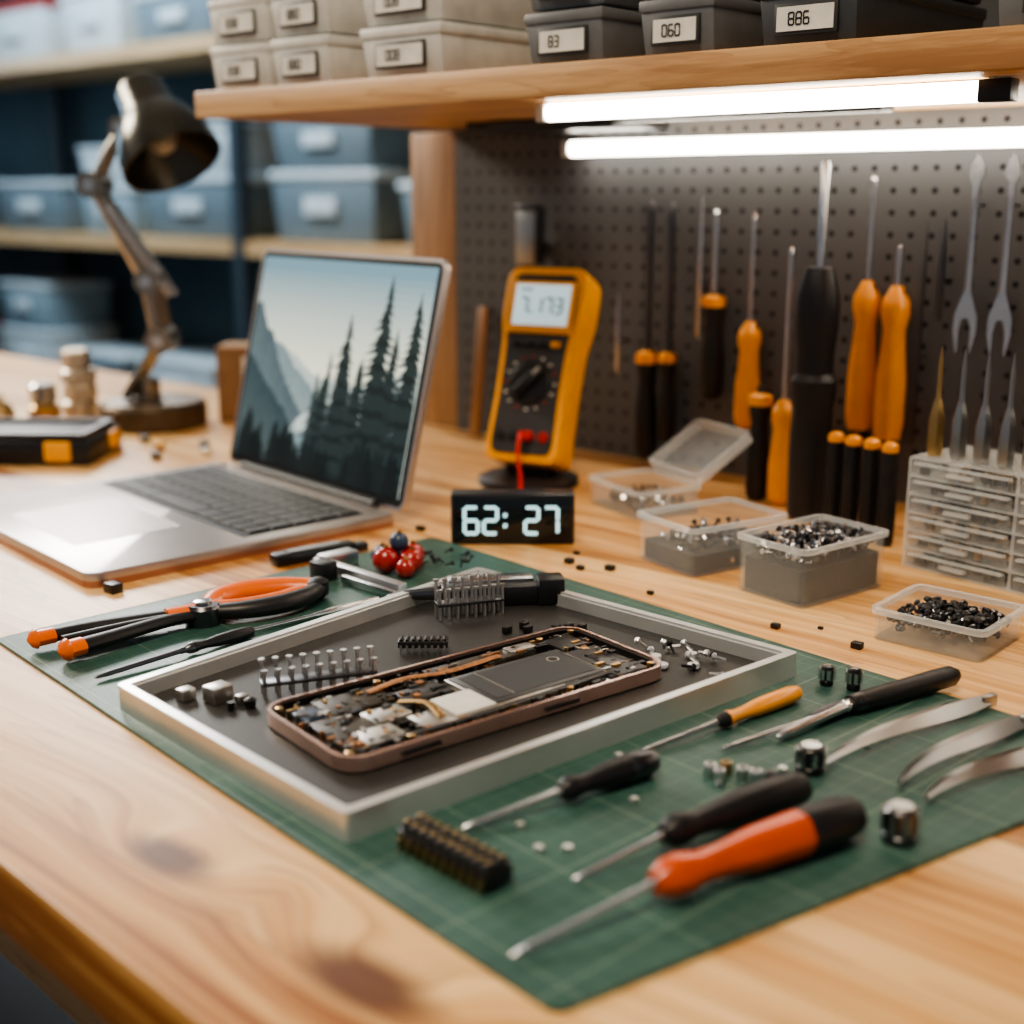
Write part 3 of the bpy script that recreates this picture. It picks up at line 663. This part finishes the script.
# ------------------------------------------------------------------ pliers
def pliers():
    b=B(); z=.007
    def grip(pts,rs,m,tip,tm):
        s=spline(pts,6); n=len(s); R=[rs[0]+(rs[1]-rs[0])*k/(n-1) for k in range(n)]
        b.tube(s,R,m,flat=.72,seg=14)
        k=max(2,n//tip); b.tube(s[:k],[r*1.09 for r in R[:k]],tm,flat=.76,seg=14)
        b.lathe([(.1*R[0],-R[0]*.9),(.8*R[0],-R[0]*.5),(1.07*R[0],0)],tm,along(s[0],s[1]),14)
    grip([(-.622,.322,z),(-.617,.350,z),(-.606,.382,z),(-.598,.402,z)],(.0054,.0040),BLK,6,ORG)
    grip([(-.594,.324,z),(-.594,.350,z),(-.595,.382,z),(-.592,.402,z)],(.0058,.0044),BLK,5,ORG)
    b.tube(spline([(-.610,.330,z),(-.606,.360,z),(-.598,.395,z)]),.0028,BLK,flat=.8)
    b.tube(spline([(-.6045,.335,.0045),(-.602,.362,.0045),(-.597,.395,.0045)]),.0026,ORG,flat=.8)
    b.lathe([(.010,0),(.0105,.002),(.0105,.010),(.009,.012)],DST,T(-.594,.408,0),28); b.lathe([(.005,.012),(.005,.0135),(.003,.014)],STL,T(-.594,.408,0),16)
    b.tube([(-.600,.388,z),(-.594,.408,z),(-.592,.420,z)],.0066,ORG,flat=.8)
    s=spline([(-.597,.412,z),(-.607,.428,z),(-.606,.448,z),(-.597,.466,z),(-.583,.481,z)],8); b.tube(s,[.0062+.0022*math.sin(k/len(s)*pi) for k in range(len(s))],ORG,flat=.8,seg=14)
    s=spline([(-.590,.412,z),(-.579,.426,z),(-.572,.446,z),(-.573,.466,z),(-.580,.481,z)],8); b.tube(s,[.0052+.0018*math.sin(k/len(s)*pi) for k in range(len(s))],BLK,flat=.8,seg=14)
    s=spline([(-.591,.416,z+.002),(-.583,.430,z+.002),(-.578,.450,z+.002),(-.579,.468,z+.002)],8); b.tube(s,.0040,ORG,flat=.8)
    b.lathe([(.003,-.0068),(.0066,-.004),(.0070,0),(.0066,.004),(.003,.006)],BLK,T(-.581,.481,z),18)
    b.build('pliers',(0,0,MZ))
pliers()
# ------------------------------------------------------------------ electronics parts
def dip(name,loc,rz,L,W,H,n,legs=STL,up=.003,full=False):
    b=B(); b.box((0,0,up+H/2),(L,W,H),CHIPM,.0006)
    for k in range(n):
        x=-L/2+L*(k+.5)/n
        for s in (-1,1):
            b.box((x,s*(W/2+.0006),up+H*.35),(L/n*.4,.0014,H*.5),legs); b.box((x,s*(W/2+.001),(up+H*.2)/2),(L/n*.22,.0008,up+H*.2),legs)
            if full:
                b.box((x,s*W*.24,up+H+.0012),(L/n*.62,W*.38,.0026),DGR,.0004); b.box((x,s*W*.24,up+H+.0027),(L/n*.30,W*.20,.0008),BRS,.0001)
        if not full: b.box((x,0,up+H+.0004),(L/n*.55,W*.7,.0010),CHIPM,.0002)
    b.build(name,loc,rz)
dip('ic_connector_block',(-.2985,.3055,MZ),math.radians(-4),.048,.013,.0065,10,legs=BRS,up=.002,full=True)
dip('ic_chip',(-.460,.450,FZ),math.radians(42),.026,.009,.0035,8)
def header(name,p0,p1,n,h):
    b=B(); P0=Vector((p0[0],p0[1],0)); P1=Vector((p1[0],p1[1],0)); d=P1-P0; nn=Vector((-d.y,d.x,0)).normalized()*.0075
    for k in range(n):
        for q,hh in ((P0+d*k/(n-1),h),(P0+d*k/(n-1)-nn,h*.8)):
            b.box((q.x,q.y,hh/2),(.0013,.0013,hh),STL2); b.lathe([(.0017,0),(.0017,.0014)],STL2,T(q.x,q.y,hh),8)
    M=Matrix.Translation((P0+P1)/2-nn*.5+Vector((0,0,h*.42)))@rot(math.atan2(d.y,d.x)); b.box((0,0,0),(d.length*1.06,.0100,.0016),DST,.0003,M)
    b.build(name,(0,0,FZ))
header('pin_header',(-.476,.358),(-.450,.404),9,.016)
header('pin_header',(-.494,.494),(-.476,.526),8,.021)
b=B()
for x,y,w in ((-.497,.329,.007),(-.484,.338,.010),(-.474,.344,.005)): b.box((x,y,w*.4),(w,w*1.1,w*.8),SHLD,.0008)
b.lathe([(.0025,0),(.003,.004),(.001,.005)],CHIPM,T(-.466,.343,0),10); b.lathe([(.0015,0),(.0018,.004)],CHIPM,T(-.47,.335,0),10)
b.build('metal_shield_cans',(0,0,FZ))
b=B(); r=random.Random(9)
for x,y in ((-.446,.500),(-.438,.508),(-.428,.520),(-.424,.526),(-.444,.512),(-.418,.53)): b.box((x,y,.002),(.0035,.005,.004),CHIPM,.0004)
for k in range(12): screw(b,(-.372+k*.0042,.528+r.uniform(-.014,.012),.0030),r.choice((STL,STL2,CHIPM)),r,.95)
for x,y in ((-.362,.520),(-.350,.535),(-.340,.522),(-.352,.512)): b.lathe([(.0028,0),(.0034,.001),(.003,.0025)],STL2,T(x,y,0),12)
b.build('loose_screws',(0,0,FZ))
b=B(); b.box((0,0,.006),(.012,.060,.012),BLK2,.002); b.box((0,.034,.008),(.016,.016,.016),BLK2,.002); b.tube([(0,-.03,.008),(-.004,-.05,.006),(-.010,-.060,.003)],[.0045,.003,.0015],DST); b.box((-.012,.0,.012),(.012,.05,.002),STL,.0005); b.build('spring_clamp',(-.487,.533,FZ),math.radians(-42))
def barrel(name,x,y,r,h,m,m2,seg=20):
    b=B(); b.lathe([(r*.9,0),(r,.001),(r,h*.25),(r*.9,h*.3),(r,h*.35),(r,h*.92),(r*.85,h)],m,seg=seg); b.lathe([(r*.7,h),(r*.7,h+.0004)],m2,seg=12)
    for k in range(8): a=k*pi/4; b.box((r*math.cos(a),r*math.sin(a),h*.62),(.0016,.0016,h*.5),m2,M=None)
    b.build(name,(x,y,MZ))
barrel('capacitor',-.241,.462,.0060,.0120,CHIPM,STL); barrel('capacitor',-.186,.430,.0065,.0145,DST,TWZ); barrel('capacitor',-.284,.556,.0034,.010,CHIPM,STL,12); barrel('capacitor',-.271,.559,.0034,.011,CHIPM,STL,12)
b=B()
for x,y,m in ((-.270,.430,STL2),(-.264,.428,STL2),(-.258,.436,STL2),(-.252,.437,STL),(-.247,.440,DST),(-.266,.436,BRS)): b.lathe([(.0026,0),(.003,.0006),(.003,.0052),(.0024,.006)],m,T(x,y,0),6); b.lathe([(.0015,.006),(.0015,.0062)],CHIPM,T(x,y,0),8)
for x,y in ((-.283,.335),(-.275,.342),(-.300,.344),(-.262,.425),(-.25,.455),(-.29,.48),(-.31,.42),(-.235,.50),(-.22,.40),(-.28,.39)): b.lathe([(.0016,0),(.002,.0005),(.0018,.0018)],STL2,T(x,y,0),10)
b.build('hex_standoffs',(0,0,MZ))
b=B(); r=random.Random(3)
for x,y,z,rr,m in ((-.590,.545,.0086,.0085,RED),(-.578,.556,.008,.0078,RED),(-.602,.553,.0075,.0072,BLU),(-.586,.565,.0085,.008,RED),(-.598,.568,.007,.0066,BLU),(-.572,.545,.0065,.0062,RED),(-.588,.555,.019,.0062,BLU)):
    b.lathe([(rr*math.sin(t*pi/10)+.0001,z-rr*math.cos(t*pi/10)) for t in range(11)],m,T(x,y,0),18); b.cyl((x,y,z+rr*.8),(x+.001,y,z+rr*1.15),.0015,BRS)
b.build('potentiometer_knobs',(0,0,MZ))
b=B(); b.box((0,0,.004),(.085,.007,.008),STL2,.001); b.box((-.036,.012,.005),(.012,.026,.010),STL2,.001); b.box((.02,-.008,.003),(.05,.004,.005),STL,.0006); b.box((-.020,-.012,.006),(.014,.012,.012),BLK2,.001); b.build('caliper',(-.588,.520,MZ),math.radians(-3))
b=B(); b.box((0,0,.004),(.060,.012,.008),BLK2,.0015); b.box((.034,0,.003),(.012,.009,.006),DST,.001); b.box((0,0,.0082),(.04,.008,.001),DST); b.build('utility_blade',(-.655,.540,TZ),math.radians(78)) 
b=B(); r=random.Random(11)
for x,y,w in ((-.690,.41,.010),(-.655,.640,.006),(-.52,.645,.006),(-.505,.638,.005),(-.49,.65,.006),(-.53,.665,.004),(-.30,.62,.006),(-.44,.625,.004),(-.35,.62,.005),(-.47,.70,.004),(-.50,.71,.003),(-.33,.635,.003)):
    b.box((x,y,w*.3),(w,w*.8,w*.6),CHIPM,.0005)
b.build('loose_chips',(0,0,TZ))
b=B()
for k in range(14): screw(b,(-.56+r.uniform(-.03,.03),.585+r.uniform(-.012,.012),.0032),CHIPM,r,.8)
b.build('loose_screws',(0,0,MZ))
# ------------------------------------------------------------------ lights
def area(name,loc,tgt,size,en,col,sy=None):
    l=bpy.data.lights.new(name,'AREA'); l.energy=en; l.size=size; l.color=col
    if sy: l.shape='RECTANGLE'; l.size_y=sy
    o=bpy.data.objects.new(name,l); bpy.context.collection.objects.link(o); o.location=loc
    o.rotation_euler=(Vector(tgt)-Vector(loc)).to_track_quat('-Z','Y').to_euler(); return o
area('ceiling_light_warm',(-.1,-.2,2.3),(-.5,.5,.75),.5,24,(1,.82,.60))
area('window_fill_left',(-2.6,.3,1.9),(-.8,.5,.75),.5,36,(1,.90,.74))  # unseen area light added to brighten the bench as from a left window
area('sheen_fill_aisle',(-3.3,1.7,2.15),(-.5,.5,.75),.7,44,(1,.95,.88))  # added out of view for a back-lit sheen on mat, bench and tools
area('cool_fill_back',(-3.8,1.7,2.6),(-4.,2.8,1.0),1.6,95,(.66,.84,1),.8)  # cool area light added above the aisle to give the shelving a bluish glow
w=bpy.data.worlds.new('world'); bpy.context.scene.world=w; w.use_nodes=True
bg=w.node_tree.nodes['Background']; bg.inputs[0].default_value=(.88,.92,1,1); bg.inputs[1].default_value=.25
bpy.context.scene.view_settings.look='AgX - Medium High Contrast'
# ------------------------------------------------------------------ camera
p=math.atan(322/1300);h=math.radians(131.5)
Fv=Vector((math.cos(h)*math.cos(p),math.sin(h)*math.cos(p),-math.sin(p)))
Rv=Vector((math.sin(h),-math.cos(h),0)); Uv=Rv.cross(Fv)
cd=bpy.data.cameras.new('camera'); co=bpy.data.objects.new('camera',cd); bpy.context.collection.objects.link(co)
mw=Matrix.Identity(4)
for i in range(3): mw[i][0]=Rv[i]; mw[i][1]=Uv[i]; mw[i][2]=-Fv[i]
mw[2][3]=.99; co.matrix_world=mw
cd.sensor_width=36; cd.lens=45.70; cd.clip_start=.01
cd.dof.use_dof=True; cd.dof.focus_distance=.69; cd.dof.aperture_fstop=4.5
bpy.context.scene.camera=co
